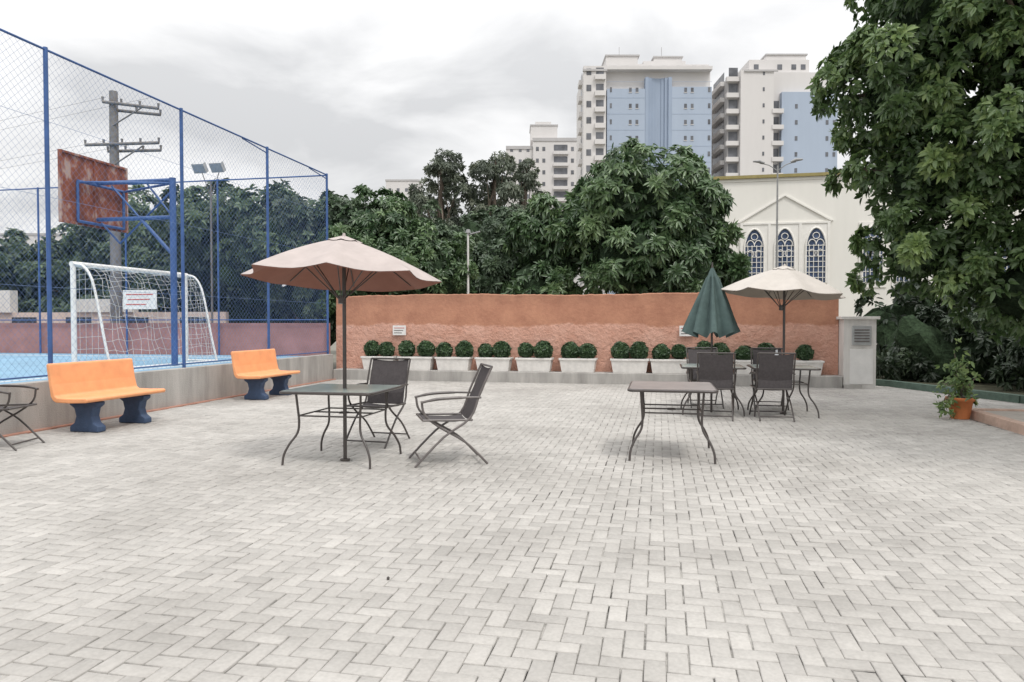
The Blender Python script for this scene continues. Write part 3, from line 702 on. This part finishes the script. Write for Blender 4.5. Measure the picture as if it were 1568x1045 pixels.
for i in range(16):
    z=3+3.35*i
    b.box(.2,2.1,1.42,1.497,z,z+2.0,tglass); b.box(-.5,2.2,.5,1.49,z-1.1,z-.15,tw_w)
    b.box(-.07,-.003,4,12,z,z+1.9,tglass); b.box(-.9,-.003,3.6,12.4,z-1.1,z-.2,tw_w)
    if z<48:
        b.box(9.3,11.0,1.9,1.997,z,z+1.9,tglass); b.box(8.9,11.3,-.2,1.0,z-1.2,z-.3,tw_w)
        for xx in (14.0,20.5,22): b.box(xx,xx+.55,.74,.798,z,z+.9,tglass)
    b.box(6.9,7.3,-.06,-.003,z,z+.8,tglass)
x,y=frame(1115,150); b.done(loc=(x,y,0),rz=A)
b=MB('apartment_block')
b.box(0,7.6,1,14,0,51.0,tw_w); b.box(7.62,21.2,0,16,0,53.0,tw_w); b.box(7.0,14.5,2,10,53,57.3,tw_w); b.box(8.3,12.8,3,9,57.3,58.4,tw_w); b.box(6.8,14.7,1.8,10.2,57.0,57.35,tw_g)
b.box(7.4,21.4,-.2,-.005,52.2,53.1,tw_g); b.box(.0,7.4,.8,.995,50.2,51.1,tw_g)
for i in range(15):
    z=4+3.25*i
    b.box(13.4,17.2,-.08,-.003,z,z+1.7,tglass); b.box(13.2,17.4,-1.0,-.003,z-1.1,z-.2,tw_w)
    for xx in (8.4,10.2,18.2,19.8): b.box(xx,xx+.8,-.07,-.003,z,z+1.1,tglass)
    for xx in (1.2,3.6,5.8): b.box(xx,xx+.8,.93,.997,z,z+1.1,tglass)
x,y=frame(775,200); b.done(loc=(x,y,0),rz=A)
for (p0,wd,ht,d) in ((1090,4,52,210),(592,12,53,260),(-30,26,26,200)):
    b=MB('apartment_block'); b.box(0,wd,0,12,0,ht,tw_w); b.box(-.2,wd+.2,-.2,12.2,ht,ht+.6,tw_g)
    for i in range(int(ht/3.3)-1):
        for j in range(max(1,int(wd/3))): b.box(1+j*3,2+j*3,-.06,-.003,3+3.3*i,4.2+3.3*i,tglass)
    x,y=frame(p0,d); b.done(loc=(x,y,0),rz=A)

# ---------------------------------------------------------------- trees
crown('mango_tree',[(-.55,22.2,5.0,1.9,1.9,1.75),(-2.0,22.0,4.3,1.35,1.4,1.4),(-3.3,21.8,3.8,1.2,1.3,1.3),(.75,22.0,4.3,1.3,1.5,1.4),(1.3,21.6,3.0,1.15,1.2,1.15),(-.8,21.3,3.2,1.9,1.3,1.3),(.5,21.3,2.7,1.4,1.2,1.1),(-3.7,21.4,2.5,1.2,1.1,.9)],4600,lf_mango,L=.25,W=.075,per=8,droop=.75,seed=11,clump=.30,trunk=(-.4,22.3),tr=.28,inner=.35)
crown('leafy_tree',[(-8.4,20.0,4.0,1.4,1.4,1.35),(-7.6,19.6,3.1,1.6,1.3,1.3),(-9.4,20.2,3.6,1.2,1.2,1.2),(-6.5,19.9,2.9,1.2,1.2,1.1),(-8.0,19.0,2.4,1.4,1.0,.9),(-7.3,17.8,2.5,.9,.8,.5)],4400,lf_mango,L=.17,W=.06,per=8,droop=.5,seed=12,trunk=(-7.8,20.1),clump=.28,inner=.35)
crown('leafy_tree',[(-5.6,22.4,2.9,1.2,1.2,1.1),(-6.6,23,3.3,1.2,1.2,1.1)],1500,lf_dark,L=.2,W=.07,per=7,seed=13,trunk=(-5.8,22.8))
def bk(name,px,d,topz,rad,seed,n=2000,mt=lf_dark,zb=1.8,**kw):
    x,y=frame(px,d); h=topz-zb; rng=np.random.default_rng(seed); bl=[(x,y,topz-rad*.75,rad*.8,rad*.8,rad*.75)]
    for i in range(5):
        an=rng.uniform(0,6.28); q=rng.uniform(.4,.75)*rad
        bl.append((x+math.cos(an)*q,y+math.sin(an)*q*.7,zb+rad*.4+rng.uniform(0,.55)*(h-rad*.5),rad*.6,rad*.6,rad*.55))
    crown(name,bl,n,mt,seed=seed,trunk=(x,y),**kw)
kw=dict(L=.2,W=.085,per=7,droop=.3,inner=.3)
bk('leafy_tree',455,22,5.6,2.1,21,2400,**kw); bk('leafy_tree',370,23,5.9,2.3,22,2400,**kw); bk('leafy_tree',290,25,5.7,2.3,23,2400,**kw)
bk('leafy_tree',210,26,6.2,2.3,24,2200,**kw); bk('leafy_tree',120,27,5.0,2.0,25,1800,**kw); bk('leafy_tree',40,25,4.5,1.9,26,1800,**kw); bk('leafy_tree',-50,25,4.6,2.0,27,1500,**kw)
bk('leafy_tree',-130,25,4.8,2.0,28,1000,**kw)
crown('hedge',[(-26+2.0*i,20.6+.3*math.sin(i*2.1),1.6+.35*math.sin(i*1.7),1.5,1.0,1.3) for i in range(10)],3600,lf_dark,L=.2,W=.09,per=6,droop=.3,seed=31,core=.8)
def euc(px,d,topz,rad,seed,n):
    x,y=frame(px,d); rng=np.random.default_rng(seed); bl=[]
    for i in range(15):
        f=i/14; an=i*2.4+rng.uniform(-.5,.5); q=rad*.8*math.sin(.45+f*2.3)*rng.uniform(.5,1)
        bl.append((x+math.cos(an)*q,y+math.sin(an)*q,topz-.6-f*(topz*.5),rad*.34,rad*.34,rad*.28))
    crown('eucalyptus_tree',bl,n,lf_euc,L=.28,W=.08,per=6,droop=.9,seed=seed,trunk=(x,y),tr=.2,clump=.6,inner=.1,core=None,limbs=15)
euc(676,45,12.2,1.9,41,1900); euc(757,45,12.0,2.1,42,2100); euc(804,46,12.0,1.5,43,1200); euc(640,52,11.0,1.7,44,1000); euc(718,50,8.8,2.1,45,1400)
bk('leafy_tree',640,36,7.2,2.4,51,1800,lf_dark,2.5,**kw); bk('leafy_tree',730,38,7.4,2.6,52,1800,lf_dark,2.5,**kw); bk('leafy_tree',800,36,7.2,2.4,53,1800,lf_dark,2.5,**kw)
bk('leafy_tree',560,32,6.0,2.4,54,1600,lf_dark,2.2,**kw)

crown('ficus_tree',[(4.35,12.3,6.4,1.6,1.6,1.5),(3.95,12.4,4.95,1.35,1.5,1.1),(4.15,12.5,3.7,1.3,1.4,1.0),(4.15,12.3,2.55,1.2,1.2,.85),(5.3,11.9,1.85,1.25,1.1,.8),(6.2,12,6.6,2.6,2.4,2.3),(6.0,11.7,4.2,2.1,2.0,1.7),(7.6,11,3.2,2.2,1.8,1.7),(8.5,10.5,5.6,3,2.6,2.9),(6.4,11.6,2.3,1.4,1.2,1.0),(6.9,6.7,6.4,2.3,2.2,1.4)],  # last blob is out of view, added to cast shade on the patio
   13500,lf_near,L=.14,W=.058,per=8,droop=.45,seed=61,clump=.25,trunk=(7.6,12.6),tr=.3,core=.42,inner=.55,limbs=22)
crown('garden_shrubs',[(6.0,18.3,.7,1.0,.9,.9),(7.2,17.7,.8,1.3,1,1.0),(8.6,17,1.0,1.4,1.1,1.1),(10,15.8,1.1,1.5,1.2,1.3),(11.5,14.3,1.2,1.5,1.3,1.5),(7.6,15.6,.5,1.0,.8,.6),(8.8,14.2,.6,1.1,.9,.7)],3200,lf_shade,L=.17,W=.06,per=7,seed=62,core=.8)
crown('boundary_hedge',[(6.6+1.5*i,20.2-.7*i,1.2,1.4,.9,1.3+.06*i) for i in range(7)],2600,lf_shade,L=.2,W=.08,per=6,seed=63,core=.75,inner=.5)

gk=mat('green_painted_kerb',(.10,.15,.12),.8,var=.3,bump=.3)
path=[(4.62,17.35),(5.0,16.9),(5.6,15.4),(6.2,13.9),(7.2,12.75),(8.9,12.1),(11,11.9)]
b=MB('garden_kerb')
for i in range(len(path)-1):
    p=Vector(path[i]+(0,));q=Vector(path[i+1]+(0,)); d=(q-p).normalized(); nn=Vector((-d.y,d.x,0))*.07
    b.add([p-nn,q-nn,q+nn,p+nn]+[v+Vector((0,0,.16)) for v in (p-nn,q-nn,q+nn,p+nn)],[(0,3,2,1),(4,5,6,7),(0,1,5,4),(1,2,6,5),(2,3,7,6),(3,0,4,7)],gk)
b.done()
b=MB('garden_bed'); b.add([(x,y+.0,.10) for x,y in path]+[(14,11.9,.10),(14,24,.10),(4.62,24,.10)],[tuple(range(len(path)+3))],mat('leaf_litter_soil',(.06,.06,.035),1,var=.5,scale=8,bump=.6)); b.done()
pk=mat('pink_kerb',(.50,.36,.29),.85,var=.2,bump=.3)
b=MB('raised_terrace'); b.box(4.60,14,-3,11.68,0,.125,mat('terrace_concrete',(.42,.38,.34),.9,var=.15,bump=.3)); b.done()
b=MB('terrace_kerb'); b.box(4.46,4.60,-3,11.8,0,.15,pk); b.box(4.601,14,11.68,11.8,0,.15,pk); b.done(bevel=.008)
pt=mat('terracotta_pot',(.55,.19,.07),.7,var=.15); 
r=bpy.data.objects.new('potted_plant',None); scene.collection.objects.link(r)
b=MB('pot'); b.tube([(0,0,0),(0,0,.26),(0,0,.261),(0,0,.31)],[.12,.165,.185,.19],pt,20); b.tube([(0,0,.305),(0,0,.312)],.16,soil,16); o=b.done(loc=(4.30,11.45,.03)); o.parent=r
rng=np.random.default_rng(5); n=100
c=np.array([4.27,11.43,.60])+rng.normal(size=(n,3))*np.array([.10,.09,.20]); c[:18]=np.array([4.06,11.3,.22])+rng.normal(size=(18,3))*np.array([.06,.05,.09])
V,F,T=leaves(rng,c,norm(rng.normal(size=(n,3))+np.array([0,0,.5])),5,.09,.036,.5,np.clip(rng.normal(.65,.15,n),0,1)); o=np_mesh('leaves',V,F,[lf_near],T); o.parent=r
sb=MB('stems')
for i in range(14): sb.tube([(4.30,11.45,.33),tuple(c[min(i*5+20,n-1)])],.005,bark,4)
for i in range(4): sb.bent([(4.28,11.43,.33),(4.16,11.36,.42),tuple(c[i*4])],.004,bark,4)
o=sb.done(); o.parent=r
b=MB('pebble'); b.tube([(0,0,0),(0,0,.012),(0,0,.018)],[.006,.009,.004],dmetal,8); b.done(loc=(-1.43,3.6,.030))
print('done')
